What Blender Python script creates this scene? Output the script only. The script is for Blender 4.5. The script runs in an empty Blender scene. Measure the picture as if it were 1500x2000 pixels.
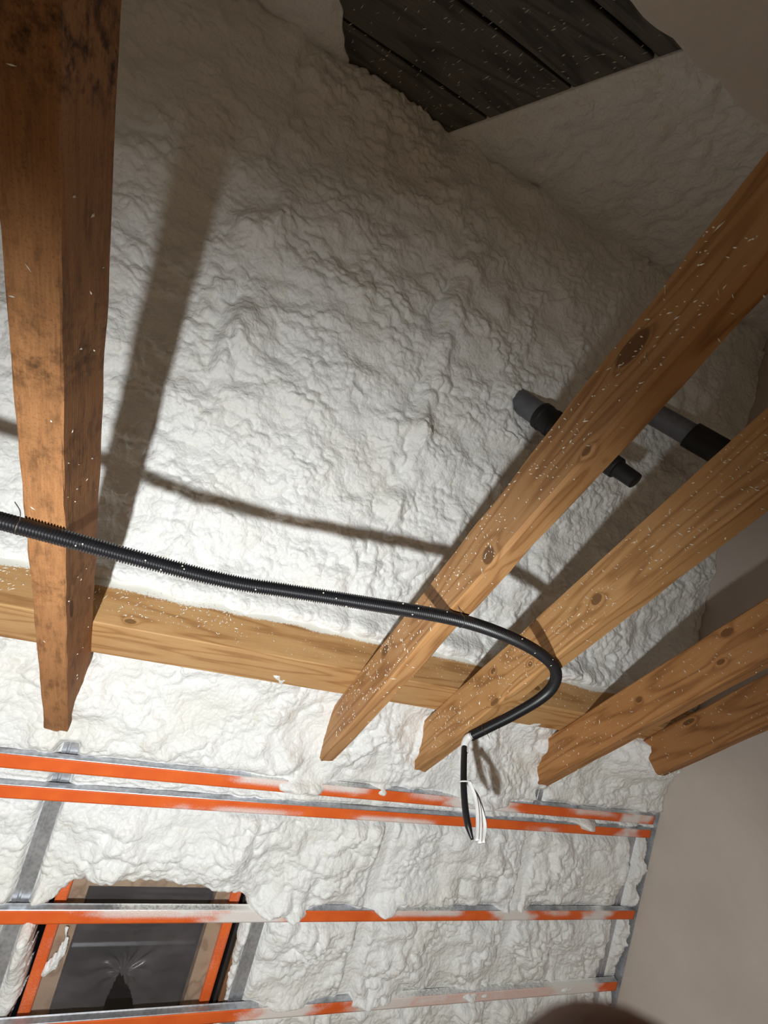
import bpy, math, random
import numpy as np
from mathutils import Matrix, Vector

random.seed(7)
rng = np.random.default_rng(7)
scene = bpy.context.scene
col = scene.collection
H = 1.55                      # height of the camera above the loft floor

# ------------------------------------------------------------------ camera
R = np.array([[0.90710105, 0.28842111, 0.30656313],
              [-0.4174601, 0.70956989, 0.56765978],
              [-0.0538029, -0.64290266, 0.7640559]])
cd = bpy.data.cameras.new('camera')
cam = bpy.data.objects.new('camera', cd)
col.objects.link(cam)
cd.sensor_fit = 'HORIZONTAL'
cd.sensor_width = 36.0
cd.lens = 828.0 / 1500.0 * 36.0
cd.clip_start = 0.003
cd.dof.use_dof = True            # the tiny aperture of a phone lens
cd.dof.focus_distance = 2.3
cd.dof.aperture_fstop = 20.0
rt, up, bk = R[:, 0], -R[:, 1], -R[:, 2]
cam.matrix_world = Matrix(((rt[0], up[0], bk[0], 0), (rt[1], up[1], bk[1], 0),
                           (rt[2], up[2], bk[2], H), (0, 0, 0, 1)))
scene.camera = cam

# ------------------------------------------------------------------ world, lamps, exposure
world = bpy.data.worlds.new('world')
scene.world = world
world.use_nodes = True
world.node_tree.nodes['Background'].inputs[0].default_value = (0.010, 0.011, 0.014, 1)
world.node_tree.nodes['Background'].inputs[1].default_value = 0.3

# the work lamp that lights the loft: low, a little in front of and left of the camera
ld = bpy.data.lights.new('work_lamp', 'SPOT')
ld.shadow_soft_size = 0.03
ld.energy = 226.0
ld.spot_size = math.radians(149)
ld.spot_blend = 0.75
ld.color = (0.97, 1.0, 1.0)
lamp = bpy.data.objects.new('work_lamp', ld)
col.objects.link(lamp)
lamp.location = (-0.26, 0.27, H - 0.55)
lamp.rotation_euler = Vector((0.16, 0.90, 0.36)).to_track_quat('-Z', 'Y').to_euler()

# added fill lamp, out of view, turned to the rear wall: lifts shadows by bounce
l2 = bpy.data.lights.new('rear_fill_lamp', 'SPOT')
l2.shadow_soft_size = 0.08
l2.energy = 135.0
l2.spot_size = math.radians(120)
l2.spot_blend = 0.6
l2.color = (1.0, 0.88, 0.68)
lamp2 = bpy.data.objects.new('rear_fill_lamp', l2)
col.objects.link(lamp2)
lamp2.location = (-0.6, -2.3, H - 0.7)
lamp2.rotation_euler = Vector((0.25, -0.9, 0.05)).to_track_quat('-Z', 'Y').to_euler()

scene.view_settings.view_transform = 'Standard'
scene.view_settings.look = 'None'
scene.view_settings.gamma = 1.0
scene.view_settings.use_curve_mapping = False
scene.view_settings.exposure = 0.0

# ------------------------------------------------------------------ slope frame
TH = math.radians(41.0)
C, S = math.cos(TH), math.sin(TH)
RIDGE_Y, RIDGE_S = -0.29, 2.44 / C
RIDGE_Z = 0.8 + RIDGE_S * S


def front(X, s, e):
    """front roof slope: X along the eaves, s up the slope, e out into the room"""
    X, s, e = np.broadcast_arrays(np.asarray(X, float), np.asarray(s, float), np.asarray(e, float))
    return np.stack([X, 2.15 - s * C - e * S, 0.8 + s * S - e * C], -1)


def rear(X, t, e):
    """rear roof slope: t down from the ridge, e out into the room"""
    X, t, e = np.broadcast_arrays(np.asarray(X, float), np.asarray(t, float), np.asarray(e, float))
    return np.stack([X, RIDGE_Y - t * C + e * S, RIDGE_Z - t * S - e * C], -1)


# ------------------------------------------------------------------ noise (numpy)
def _h(ix, iy, seed):
    n = (ix.astype(np.int64) * 374761393 + iy.astype(np.int64) * 668265263 + seed * 974634777) & 0xFFFFFFFF
    n = ((n ^ (n >> 13)) * 1274126177) & 0xFFFFFFFF
    n = (n ^ (n >> 16)) & 0xFFFFFFFF
    return n


def perlin(x, y, seed=0):
    ix, iy = np.floor(x).astype(np.int64), np.floor(y).astype(np.int64)
    fx, fy = x - ix, y - iy
    u = fx * fx * fx * (fx * (fx * 6 - 15) + 10)
    v = fy * fy * fy * (fy * (fy * 6 - 15) + 10)

    def g(dx, dy):
        a = _h(ix + dx, iy + dy, seed) * (2 * math.pi / 4294967296.0)
        return np.cos(a) * (fx - dx) + np.sin(a) * (fy - dy)
    a = g(0, 0) * (1 - u) + g(1, 0) * u
    b = g(0, 1) * (1 - u) + g(1, 1) * u
    return (a * (1 - v) + b * v) * 1.5


def fbm(x, y, o=3, seed=0):
    r, a = 0, 1.0
    for i in range(o):
        r = r + a * perlin(x * 2 ** i + 13.7 * i, y * 2 ** i - 7.1 * i, seed + i)
        a *= 0.5
    return r


def worley(x, y, seed=0):
    ix, iy = np.floor(x).astype(np.int64), np.floor(y).astype(np.int64)
    f1 = np.full(x.shape, 9.0)
    for dx in (-1, 0, 1):
        for dy in (-1, 0, 1):
            h = _h(ix + dx, iy + dy, seed)
            px = ix + dx + (h & 0xFFFF) / 65536.0
            py = iy + dy + (h >> 16) / 65536.0
            r = 0.75 + 0.5 * ((h >> 8) & 0xFF) / 255.0
            f1 = np.minimum(f1, ((px - x) ** 2 + (py - y) ** 2) * r)
    return np.sqrt(f1)


def sstep(a, b, x):
    t = np.clip((x - a) / (b - a), 0, 1)
    return t * t * (3 - 2 * t)


# ------------------------------------------------------------------ object helpers
def tag(o, label=None, cat=None, group=None, kind=None):
    if label: o['label'] = label
    if cat: o['category'] = cat
    if group: o['group'] = group
    if kind: o['kind'] = kind
    return o


def empty(name, loc):
    o = bpy.data.objects.new(name, None)
    o.empty_display_size = 0.1
    col.objects.link(o)
    o.location = (loc[0], loc[1], loc[2] + H)
    return o


def world_loc(o):
    v = Vector((0, 0, 0))
    while o is not None:
        v = v + o.location
        o = o.parent
    return np.array(v)


def build(name, V, F, mat, parent=None, origin=None, smooth=False, attrs=None):
    """one mesh object from points given relative to the camera height"""
    V = np.asarray(V, float).reshape(-1, 3) + np.array([0, 0, H])
    if parent is not None:
        base = world_loc(parent)
        org = base if origin is None else np.array(origin, float) + np.array([0, 0, H])
    else:
        base = np.zeros(3)
        if origin is None:
            lo, hi = V.min(0), V.max(0)
            org = np.array([(lo[0] + hi[0]) / 2, (lo[1] + hi[1]) / 2, lo[2]])
        else:
            org = np.array(origin, float) + np.array([0, 0, H])
    me = bpy.data.meshes.new(name)
    L = V - org
    if isinstance(F, np.ndarray):
        n, k = F.shape
        me.vertices.add(len(L)); me.vertices.foreach_set('co', L.astype(np.float32).ravel())
        me.loops.add(n * k); me.loops.foreach_set('vertex_index', F.astype(np.int32).ravel())
        me.polygons.add(n)
        me.polygons.foreach_set('loop_start', np.arange(0, n * k, k, dtype=np.int32))
        me.update(calc_edges=True)
        me.validate()
    else:
        me.from_pydata([tuple(v) for v in L], [], F)
        me.update()
    if smooth:
        me.polygons.foreach_set('use_smooth', np.ones(len(me.polygons), dtype=bool))
    if attrs:
        for k, a in attrs.items():
            at = me.attributes.new(k, 'FLOAT', 'POINT')
            at.data.foreach_set('value', np.asarray(a, np.float32).ravel())
    me.materials.append(mat)
    o = bpy.data.objects.new(name, me)
    col.objects.link(o)
    if parent is not None:
        o.parent = parent
        o.location = tuple(org - base)
    else:
        o.location = tuple(org)
    return o


BOXF = [(0, 3, 2, 1), (4, 5, 6, 7), (0, 1, 5, 4), (1, 2, 6, 5), (2, 3, 7, 6), (3, 0, 4, 7)]


def box_pts(fn, a0, a1, b0, b1, c0, c1):
    """8 points of a box in the (a,b,c) frame of fn"""
    return np.array([fn(a, b, c) for c in (c0, c1) for a, b in ((a0, b0), (a1, b0), (a1, b1), (a0, b1))])


def xyz(x, y, z):
    return np.array([x, y, z], float)


def join(parts):
    V, F, n = [], [], 0
    for v, f in parts:
        V.append(np.asarray(v, float).reshape(-1, 3))
        F += [tuple(i + n for i in q) for q in f]
        n += len(V[-1])
    return np.concatenate(V), F


def grid_faces(nu, nv, mask=None):
    i = np.arange(nu * nv).reshape(nv, nu)
    f = np.stack([i[:-1, :-1], i[:-1, 1:], i[1:, 1:], i[1:, :-1]], -1)
    return f[mask] if mask is not None else f.reshape(-1, 4)


def spline(P, n):
    """Catmull-Rom through P, n points evenly spread"""
    P = np.asarray(P, float)
    Q = np.vstack([2 * P[0] - P[1], P, 2 * P[-1] - P[-2]])
    out = []
    for i in range(1, len(Q) - 2):
        t = np.linspace(0, 1, 60, endpoint=False)[:, None]
        a, b, c, d = Q[i - 1], Q[i], Q[i + 1], Q[i + 2]
        out.append(0.5 * (2 * b + (c - a) * t + (2 * a - 5 * b + 4 * c - d) * t ** 2 + (3 * b - a - 3 * c + d) * t ** 3))
    out = np.vstack(out + [P[-1:]])
    L = np.r_[0, np.cumsum(np.linalg.norm(np.diff(out, axis=0), axis=1))]
    q = np.linspace(0, L[-1], n)
    return np.stack([np.interp(q, L, out[:, k]) for k in range(3)], -1), L[-1]


def sweep(path, rad, seg=16, cap=True, flat=None):
    path = np.asarray(path, float)
    n = len(path)
    rad = np.broadcast_to(np.asarray(rad, float), (n,))
    T = np.gradient(path, axis=0)
    T /= np.linalg.norm(T, axis=1)[:, None]
    u = np.cross(T[0], [0.3, 0.2, 0.93]); u /= np.linalg.norm(u)
    V = []
    a = np.linspace(0, 2 * math.pi, seg, endpoint=False)
    for i in range(n):
        u = u - T[i] * (u @ T[i]); u /= np.linalg.norm(u)
        w = np.cross(T[i], u)
        k = 1.0 if flat is None else flat
        V.append(path[i] + rad[i] * (np.cos(a)[:, None] * u + k * np.sin(a)[:, None] * w))
    V = np.concatenate(V)
    F = [(i * seg + j, i * seg + (j + 1) % seg, (i + 1) * seg + (j + 1) % seg, (i + 1) * seg + j)
         for i in range(n - 1) for j in range(seg)]
    if cap:
        F.append(tuple(range(seg))[::-1])
        F.append(tuple((n - 1) * seg + j for j in range(seg)))
    return V, F


# ------------------------------------------------------------------ materials
class NT:
    def __init__(s, name, rough=0.6, metal=0.0, spec=0.5):
        s.m = bpy.data.materials.new(name); s.m.use_nodes = True
        s.t = s.m.node_tree; s.n = s.t.nodes
        s.b = s.n['Principled BSDF']
        s.b.inputs['Roughness'].default_value = rough
        s.b.inputs['Metallic'].default_value = metal
        s.b.inputs['Specular IOR Level'].default_value = spec
        s.co = s.n.new('ShaderNodeTexCoord').outputs['Object']

    def link(s, a, b): s.t.links.new(a, b)

    def put(s, sock, v):
        if isinstance(v, bpy.types.NodeSocket): s.link(v, sock)
        elif isinstance(v, (tuple, list)) and len(v) == 3 and sock.type == 'RGBA': sock.default_value = (*v, 1)
        else: sock.default_value = v

    def math(s, op, a, b=None, c=None, clamp=False):
        n = s.n.new('ShaderNodeMath'); n.operation = op; n.use_clamp = clamp
        for i, v in enumerate((a, b, c)):
            if v is not None: s.put(n.inputs[i], v)
        return n.outputs[0]

    def vmul(s, v, k):
        n = s.n.new('ShaderNodeVectorMath'); n.operation = 'MULTIPLY'
        s.put(n.inputs[0], v); n.inputs[1].default_value = k
        return n.outputs[0]

    def noise(s, scale, detail=3, rough=0.55, vec=None, dist=0.0):
        n = s.n.new('ShaderNodeTexNoise')
        n.inputs['Scale'].default_value = scale; n.inputs['Detail'].default_value = detail
        n.inputs['Roughness'].default_value = rough; n.inputs['Distortion'].default_value = dist
        s.link(vec if vec is not None else s.co, n.inputs['Vector'])
        return n.outputs['Fac']

    def n_col(s, scale):
        n = s.n.new('ShaderNodeTexNoise'); n.inputs['Scale'].default_value = scale
        s.link(s.co, n.inputs['Vector'])
        return n.outputs['Color']

    def voronoi(s, scale, vec=None, rnd=1.0):
        n = s.n.new('ShaderNodeTexVoronoi'); n.inputs['Scale'].default_value = scale
        n.inputs['Randomness'].default_value = rnd
        s.link(vec if vec is not None else s.co, n.inputs['Vector'])
        return n.outputs['Distance']

    def sep(s, v):
        n = s.n.new('ShaderNodeSeparateXYZ'); s.link(v, n.inputs[0]); return n.outputs

    def comb(s, x, y, z):
        n = s.n.new('ShaderNodeCombineXYZ')
        for i, v in enumerate((x, y, z)): s.put(n.inputs[i], v)
        return n.outputs[0]

    def ramp(s, v, stops):
        n = s.n.new('ShaderNodeValToRGB'); s.link(v, n.inputs[0])
        cr = n.color_ramp
        while len(cr.elements) < len(stops): cr.elements.new(0.5)
        for e, (p, c) in zip(cr.elements, stops):
            e.position = p; e.color = (*c, 1) if len(c) == 3 else c
        return n.outputs[0]

    def step(s, v, a, b):
        n = s.n.new('ShaderNodeMapRange'); n.interpolation_type = 'SMOOTHSTEP'
        s.link(v, n.inputs[0]); n.inputs[1].default_value = a; n.inputs[2].default_value = b
        return n.outputs[0]

    def mix(s, f, a, b, mode='MIX'):
        n = s.n.new('ShaderNodeMix'); n.data_type = 'RGBA'; n.blend_type = mode
        s.put(n.inputs[0], f); s.put(n.inputs[6], a); s.put(n.inputs[7], b)
        return n.outputs[2]

    def attr(s, name):
        n = s.n.new('ShaderNodeAttribute'); n.attribute_name = name
        return n.outputs['Fac']

    def bump(s, h, strength=0.3, dist=0.005, prev=None):
        n = s.n.new('ShaderNodeBump'); s.link(h, n.inputs['Height'])
        n.inputs['Strength'].default_value = strength; n.inputs['Distance'].default_value = dist
        if prev is not None: s.link(prev, n.inputs['Normal'])
        return n.outputs[0]

    def done(s, color=None, rough=None, normal=None):
        if color is not None: s.put(s.b.inputs['Base Color'], color)
        if rough is not None: s.put(s.b.inputs['Roughness'], rough)
        if normal is not None: s.link(normal, s.b.inputs['Normal'])
        return s.m


def mat_foam(name='spray_foam', rough=0.5):
    k = NT(name, rough, spec=0.35)
    n1 = k.noise(3.0, 4)
    n2 = k.noise(17.0, 3)
    c = k.ramp(n1, [(0.30, (0.765, 0.76, 0.715)), (0.5, (0.81, 0.815, 0.80)), (0.75, (0.83, 0.84, 0.84))])
    c = k.mix(k.step(n2, 0.62, 0.78), c, (0.77, 0.755, 0.66))
    wv = k.n.new('ShaderNodeVectorMath'); wv.operation = 'ADD'
    k.link(k.co, wv.inputs[0]); k.link(k.vmul(k.n_col(30.0), (.03, .03, .03)), wv.inputs[1])
    v = k.voronoi(56.0, vec=wv.outputs[0])
    h = k.math('ADD', k.math('MULTIPLY', k.math('MULTIPLY', v, v), -1.3), k.math('MULTIPLY', k.noise(150.0, 3), 0.35))
    return k.done(c, normal=k.bump(h, 0.42, 0.008))


def mat_wood(name, dark, mid, light, axis='Y', knots=(), grain=1.0, rough=0.62, rings=11.0, mottle=0.0, stain=(), fibre=0.55):
    """timber; knots: (along, z, half length, half height) in object space"""
    k = NT(name, rough, spec=0.3)
    x, y, z = k.sep(k.co)
    if axis == 'X': x, y = y, x
    vec = k.comb(k.math('MULTIPLY', x, 1.0), k.math('MULTIPLY', y, 0.10), z)
    base = k.noise(9.0, 2, 0.4, vec)
    warp = None
    kmask = None
    for (ky, kz, a, b) in knots:
        dy = k.math('DIVIDE', k.math('SUBTRACT', y, ky), a)
        dz = k.math('DIVIDE', k.math('SUBTRACT', z, kz), b)
        d = k.math('SQRT', k.math('ADD', k.math('MULTIPLY', dy, dy), k.math('MULTIPLY', dz, dz)))
        w = k.math('DIVIDE', 0.20, k.math('ADD', k.math('MULTIPLY', d, d), 0.6))
        warp = w if warp is None else k.math('ADD', warp, w)
        m = k.math('SUBTRACT', 1.0, k.step(d, 0.82, 1.08), clamp=True)
        kmask = m if kmask is None else k.math('MAXIMUM', kmask, m)
    if warp is not None: base = k.math('ADD', base, warp)
    ring = k.math('ADD', k.math('MULTIPLY', k.math('SINE', k.math('MULTIPLY', base, rings * 6.283)), 0.5), 0.5)
    ring = k.math('POWER', ring, 3.0)
    fib = k.noise(1.0, 3, 0.6, k.comb(k.math('MULTIPLY', x, 260.0), k.math('MULTIPLY', y, 7.0), k.math('MULTIPLY', z, 260.0)))
    f = k.math('ADD', k.math('MULTIPLY', ring, 0.32 * grain), k.math('MULTIPLY', fib, fibre))
    f = k.math('ADD', f, k.math('MULTIPLY', k.noise(4.5, 3), 0.42))
    c = k.ramp(f, [(0.30, light), (0.62, mid), (1.0, dark)])
    if mottle:
        mo = k.noise(1.0, 5, 0.7, k.comb(k.math('MULTIPLY', x, 34.0), k.math('MULTIPLY', y, 9.0), k.math('MULTIPLY', z, 34.0)))
        c = k.mix(k.math('MULTIPLY', k.step(mo, .46, .70), mottle), c, tuple(v * 0.5 for v in dark))
        hair = k.noise(240.0, 2, 0.6)
        c = k.mix(k.math('MULTIPLY', k.step(hair, .52, .72), mottle * .7), c, tuple(v * 0.6 for v in dark))
    if kmask is not None:
        kc = k.mix(k.noise(90.0, 2), tuple(v * 0.32 for v in mid), tuple(v * 0.75 for v in dark))
        c = k.mix(k.math('MULTIPLY', kmask, 0.88), c, kc)
    for (sy, a, amt) in stain:       # dirty bands across the timber
        d = k.math('DIVIDE', k.math('ABSOLUTE', k.math('SUBTRACT', y, sy)), a)
        m = k.math('SUBTRACT', 1.0, k.step(d, 0.2, 1.0), clamp=True)
        m = k.math('MULTIPLY', m, k.step(k.noise(24.0, 5, 0.7), 0.42, 0.66))
        c = k.mix(k.math('MULTIPLY', m, amt), c, tuple(v * 0.22 for v in dark))
    return k, c, fib


def finish_wood(k, c, fib, over=False, b=0.25):
    if over:
        m = k.math('ADD', k.attr('overspray'), k.math('MULTIPLY', k.math('SUBTRACT', k.noise(160.0, 3), 0.5), 1.1))
        c = k.mix(k.step(m, 0.35, 0.75), c, (0.80, 0.79, 0.73))
    return k.done(c, normal=k.bump(fib, b, 0.003))


def mat_plain(name, colr, rough=0.6, metal=0.0, var=0.12, scale=25.0, bump=0.1, bscale=120.0, spec=0.5):
    k = NT(name, rough, metal, spec)
    n = k.noise(scale, 4)
    c = k.ramp(n, [(0.3, tuple(v * (1 - var) for v in colr)), (0.7, tuple(min(1, v * (1 + var)) for v in colr))])
    return k.done(c, normal=k.bump(k.noise(bscale, 3), bump, 0.003))


def mat_tape(name='orange_tape'):
    k = NT(name, 0.55, 0.0, 0.3)
    c = k.ramp(k.noise(9.0, 3), [(0.3, (0.70, 0.105, 0.018)), (0.7, (0.80, 0.15, 0.025))])
    m = k.math('ADD', k.attr('overspray'), k.math('MULTIPLY', k.math('SUBTRACT', k.noise(190.0, 3), 0.5), 0.7))
    c = k.mix(k.math('MULTIPLY', k.step(m, 0.05, 1.15), 0.93), c, (0.80, 0.79, 0.76))
    return k.done(c, normal=k.bump(k.noise(60.0, 3), 0.1, 0.002))


def mat_steel(name='galvanised_steel'):
    k = NT(name, 0.42, 0.75, 0.5)
    v = k.voronoi(70.0)
    c = k.ramp(k.math('ADD', k.math('MULTIPLY', v, 0.5), k.noise(12.0, 3)), [(0.4, (0.36, 0.38, 0.41)), (0.95, (0.60, 0.62, 0.66))])
    m = k.math('ADD', k.attr('overspray'), k.math('MULTIPLY', k.math('SUBTRACT', k.noise(120.0, 3), 0.5), 0.9))
    f = k.step(m, 0.35, 0.85)
    c = k.mix(f, c, (0.78, 0.78, 0.74))
    k.link(k.math('MULTIPLY', k.math('SUBTRACT', 1.0, f), 0.75), k.b.inputs['Metallic'])
    return k.done(c)


def mat_plaster(name, colr):
    k = NT(name, 0.8, spec=0.25)
    n = k.noise(2.2, 5)
    c = k.ramp(n, [(0.3, tuple(v * 0.90 for v in colr)), (0.7, tuple(v * 1.06 for v in colr))])
    sp = k.noise(260.0, 2)
    c = k.mix(k.step(sp, 0.55, 0.8), c, tuple(v * 0.80 for v in colr))
    return k.done(c, normal=k.bump(k.math('ADD', sp, k.noise(14.0, 3)), 0.16, 0.004))


FOAM = mat_foam()
FLECK = mat_plain('foam_fleck', (0.80, 0.77, 0.66), 0.6)
STEEL = mat_steel()
TAPE = mat_tape()
PLASTER = mat_plaster('plaster', (0.58, 0.515, 0.46))
BLACK = mat_plain('black_plastic', (0.008, 0.008, 0.010), 0.38, bump=0.03)
RUBBER = mat_plain('black_rubber', (0.006, 0.006, 0.007), 0.6)
GREYPVC = mat_plain('grey_pvc', (0.115, 0.120, 0.135), 0.5, bump=0.03)
WHITE = mat_plain('white_plastic', (0.78, 0.78, 0.77), 0.4, bump=0.02)
GREYW = mat_plain('grey_plastic', (0.30, 0.29, 0.29), 0.45, bump=0.02)
WIRE = mat_plain('steel_wire', (0.10, 0.075, 0.06), 0.5, 0.6)
LOFT = mat_plain('chipboard', (0.45, 0.38, 0.29), 0.8, bscale=80)

# ------------------------------------------------------------------ the shell
fz = -H
XL, XR, YF, YB = -2.8, 3.0, 4.0, -4.58
ZF = 0.8 - (YF - 2.15) * S / C
tag(build('floor', *((box_pts(xyz, XL, XR + .1, YB, YF, fz - .05, fz)), BOXF), LOFT), kind='structure')
tag(build('wall_front', box_pts(xyz, XL, XR, YF, YF + .1, fz, ZF), BOXF, PLASTER), kind='structure')
tag(build('wall_back', box_pts(xyz, XL, XR, YB - .1, YB, fz, ZF), BOXF, PLASTER), kind='structure')


def gable(name, x0, x1):
    prof = [(YB, fz), (YF, fz), (YF, ZF), (RIDGE_Y, RIDGE_Z), (YB, ZF)]
    V = [(x, y, z) for x in (x0, x1) for y, z in prof]
    F = [(0, 1, 2, 3, 4), (9, 8, 7, 6, 5)] + [(i, i + 5, (i + 1) % 5 + 5, (i + 1) % 5) for i in range(5)]
    return tag(build(name, V, F, PLASTER), kind='structure')


gable('wall_right', XR, XR + .1)['label'] = 'beige plastered gable wall on the right'
gable('wall_left', XL - .1, XL)

# ------------------------------------------------------------------ spray foam on the front slope
HOLE = [(-.245, -1.62), (-.26, -1.13), (-.246, -1.08), (-.25, -1.0), (-.256, -.87), (-.262, -.76), (-.262, -.70), (-.235, -.655), (-.195, -.60),
        (-.165, -.578), (-.124, -.57), (-.015, -.574), (.1, -.58), (.227, -.585), (.384, -.598), (.46, -.612), (.52, -.635),
        (.545, -.67), (.543, -.756), (.548, -.88), (.552, -.98), (.575, -1.09), (.56, -1.2), (.56, -1.62)]


def poly_sd(px, py, P):
    """signed distance, negative inside"""
    P = np.asarray(P, float)
    d = np.full(px.shape, 1e9); ins = np.zeros(px.shape, bool)
    for a, b in zip(P, np.roll(P, -1, 0)):
        e = b - a
        wx, wy = px - a[0], py - a[1]
        t = np.clip((wx * e[0] + wy * e[1]) / (e @ e), 0, 1)
        d = np.minimum(d, (wx - e[0] * t) ** 2 + (wy - e[1] * t) ** 2)
        cnd = (a[1] > py) != (b[1] > py)
        if abs(e[1]) > 1e-9:
            ins ^= cnd & (px < a[0] + (py - a[1]) / e[1] * e[0])
    return np.sqrt(d) * np.where(ins, -1, 1)


CH = [(-.134, -.078), (-.236, -.184), (-.721, -.666), (-1.157, -1.102)]   # channel bands (s)
STUDS = [(-.35, 1.0, -.05, -1.6), (.625, .95, -.74, -1.6), (1.15, .38, -.2, -1.6), (2.045, .38, -.2, -1.6), (2.862, .95, -.2, -1.6), (2.045, .95, -.03, -.09)]


def gauss(X, s, x0, s0, sx, ss):
    return np.exp(-((X - x0) / sx) ** 2 - ((s - s0) / ss) ** 2)


# blobs of foam: X, s, half width, half height, how far they stand out
BUMPS = [(.691, .675, .09, .05, .05), (1.216, .69, .10, .05, .03), (1.94, .70, .15, .05, .035), (-.25, .33, .10, .07, .025),
         (-.28, -.745, .045, .03, .05), (2.42, -.165, .05, .035, .055), (.70, -.10, .07, .045, .03),
         (-.19, 1.85, .075, .13, .05), (-.15, 1.53, .09, .06, .035), (.70, 1.70, .05, .05, .045), (.68, 2.38, .06, .06, .02),
         (.18, 1.90, .22, .16, .03), (.10, 1.40, .20, .10, .022), (.09, 2.2, .25, .10, .022),
         (.62, -.10, .10, .03, .03), (1.05, -.10, .06, .03, .03), (1.62, -.09, .22, .035, .045), (1.45, -.60, .12, .06, .02),
         (.78, -.68, .06, .03, .035), (.66, -.66, .10, .035, .035), (1.30, -1.11, .14, .03, .03), (1.9, -1.12, .20, .028, .028), (2.5, -1.12, .20, .03, .03),
         (.87, -1.10, .13, .035, .035), (.30, -1.17, .04, .02, .03), (2.05, -.665, .12, .025, .028), (1.22, -.66, .10, .025, .03),
         (2.68, .31, .24, .15, .19), (2.95, .25, .12, .2, .05), (.05, .02, .12, .09, .018), (.35, .05, .15, .10, .015),
         (1.45, .12, .14, .09, .02), (1.75, .05, .14, .1, .015), (.95, .1, .12, .1, .02), (.15, -.38, .25, .08, .02), (.4, -.45, .12, .06, .02)]

_r = np.random.default_rng(5)
for _i in range(26):       # lumps strung along the hidden rafters
    BUMPS.append((.69 + _r.normal(0, .035), _r.uniform(.85, 2.7), _r.uniform(.025, .055), _r.uniform(.03, .07), _r.uniform(.010, .026)))
    BUMPS.append((-.22 + _r.normal(0, .05), _r.uniform(.85, 2.7), _r.uniform(.025, .055), _r.uniform(.03, .07), _r.uniform(.008, .022)))
for _i in range(40):       # thicker clots towards the ridge
    BUMPS.append((_r.uniform(-.9, 1.6), _r.uniform(2.1, 3.15), _r.uniform(.04, .10), _r.uniform(.04, .10), _r.uniform(.010, .032)))
for _i in range(30):       # clots between the channels
    BUMPS.append((_r.uniform(-.2, 2.8), _r.uniform(-1.05, .12), _r.uniform(.03, .07), _r.uniform(.03, .06), _r.uniform(.006, .018)))


def foam_height(X, s):
    wx = X + .016 * perlin(X / .11, s / .11, 3) + .008 * perlin(X / .04, s / .04, 4)
    ws = s + .016 * perlin(X / .11, s / .11, 5) + .008 * perlin(X / .04, s / .04, 6)
    upz = sstep(.5, .8, s)                                   # above the purlin
    e = .026 * fbm(X / .38, s / .30, 3, 11) + upz * .012 * np.sqrt(perlin(X / .30 + .4 * perlin(X / .2, s / .2, 13), s / .16, 12) ** 2 + .01)
    m1 = sstep(-.25, .45, fbm(X / .30, s / .30, 2, 21))      # where it is knobbly
    m2 = sstep(-.25, .35, fbm(X / .25, s / .20, 2, 31))
    bil = np.sqrt(perlin(wx / .17, ws / .12, 41) ** 2 + .003)
    e = e + .014 * (bil ** .8) * (.3 + .7 * m2)
    pil = lambda f: np.clip(1 - 1.35 * f ** 2, 0, 1)
    c1 = pil(worley(wx / .054, ws / .047, 51))
    c2 = pil(worley(wx / .029 + .2 * c1, ws / .026, 52))
    c3 = pil(worley(wx / .105, ws / .085, 53))
    e = e + (.003 + .020 * m1) * c1 + (.0030 + .0085 * m2) * c2
    e = e + ((1 - upz) * .018 + .012) * sstep(-.1, .4, fbm(X / .3 + 5, s / .3, 2, 61)) * c3
    # ripples running across the slope
    e = e + .0025 * m2 * np.sin((ws + .25 * wx + .05 * perlin(X / .2, s / .2, 71)) * 170) * sstep(-.1, .4, perlin(X / .3, s / .2, 72))
    # bays between the hidden rafters: a crease over each rafter, the foam bellying between
    for xr, k in ((-.30, 1.0), (.635, 1.0), (1.55, .7), (2.4, .7)):
        xw = X - xr - .07 * perlin(s / .4, s * 0 + xr, 81) - .028 * perlin(X / .07, s / .07, 82)
        br = np.clip(.55 + .9 * perlin(s / .22, s * 0 + xr, 83), 0, 1)
        e = e + upz * k * (-.016 * br * np.exp(-(xw / .022) ** 2) + .014 * np.exp(-((np.abs(xw) - .075) / .05) ** 2))
    # fillet around the purlin
    e = e + .105 * np.exp(-((s - .5) / .10) ** 2) * (1 + .2 * perlin(X / .13, s * 0, 91)) + .062 * np.exp(-((s - .69) / .055) ** 2) * (1 + .25 * fbm(X / .2, s * 0, 2, 93))
    for x0, s0, sx, ss, a in BUMPS:
        e = e + a * gauss(X + .02 * perlin(X / .05, s / .05, 92), s, x0, s0, sx, ss)
    e = np.where((s > .405) & (s < .612), np.minimum(e, .117), e)
    e = np.where((s > .30) & (s <= .405) & (X < 2.3), np.minimum(e, .045 + (s - .30) * .69), e)
    # lower part: held back behind the steel channels and along the studs
    low = 1 - sstep(.15, .3, s)
    press = np.zeros_like(e)
    for a, b in CH:
        press = np.maximum(press, np.exp(-(np.clip(np.abs(s - (a + b) / 2) - .028, 0, 9) / .022) ** 2))
    keep = np.zeros_like(e)
    for x0, s0, sx, ss, a in BUMPS:
        if a >= .028 and s0 < -.03: keep = np.maximum(keep, gauss(X, s, x0, s0, sx * 1.1, ss * 1.2))
    e = e * (1 - low * press * .70 * (1 - keep)) - low * press * .010 * (1 - keep)
    for xs, vis, s1, s0 in STUDS:
        sx = np.abs(X - xs - .01 * perlin(s / .12, s * 0 + xs, 95))
        k = np.exp(-(np.clip(sx - .026, 0, 9) / .014) ** 2) * sstep(s0, s0 + .03, s) * (1 - sstep(s1, s1 + .05, s))
        if vis < .5: k = k * np.clip(.75 + .5 * perlin(X / .1, s / .2, 96), 0, .9)
        e = e * (1 - k) + k * (-.022 if vis > .5 else -.004)
    return e


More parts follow.
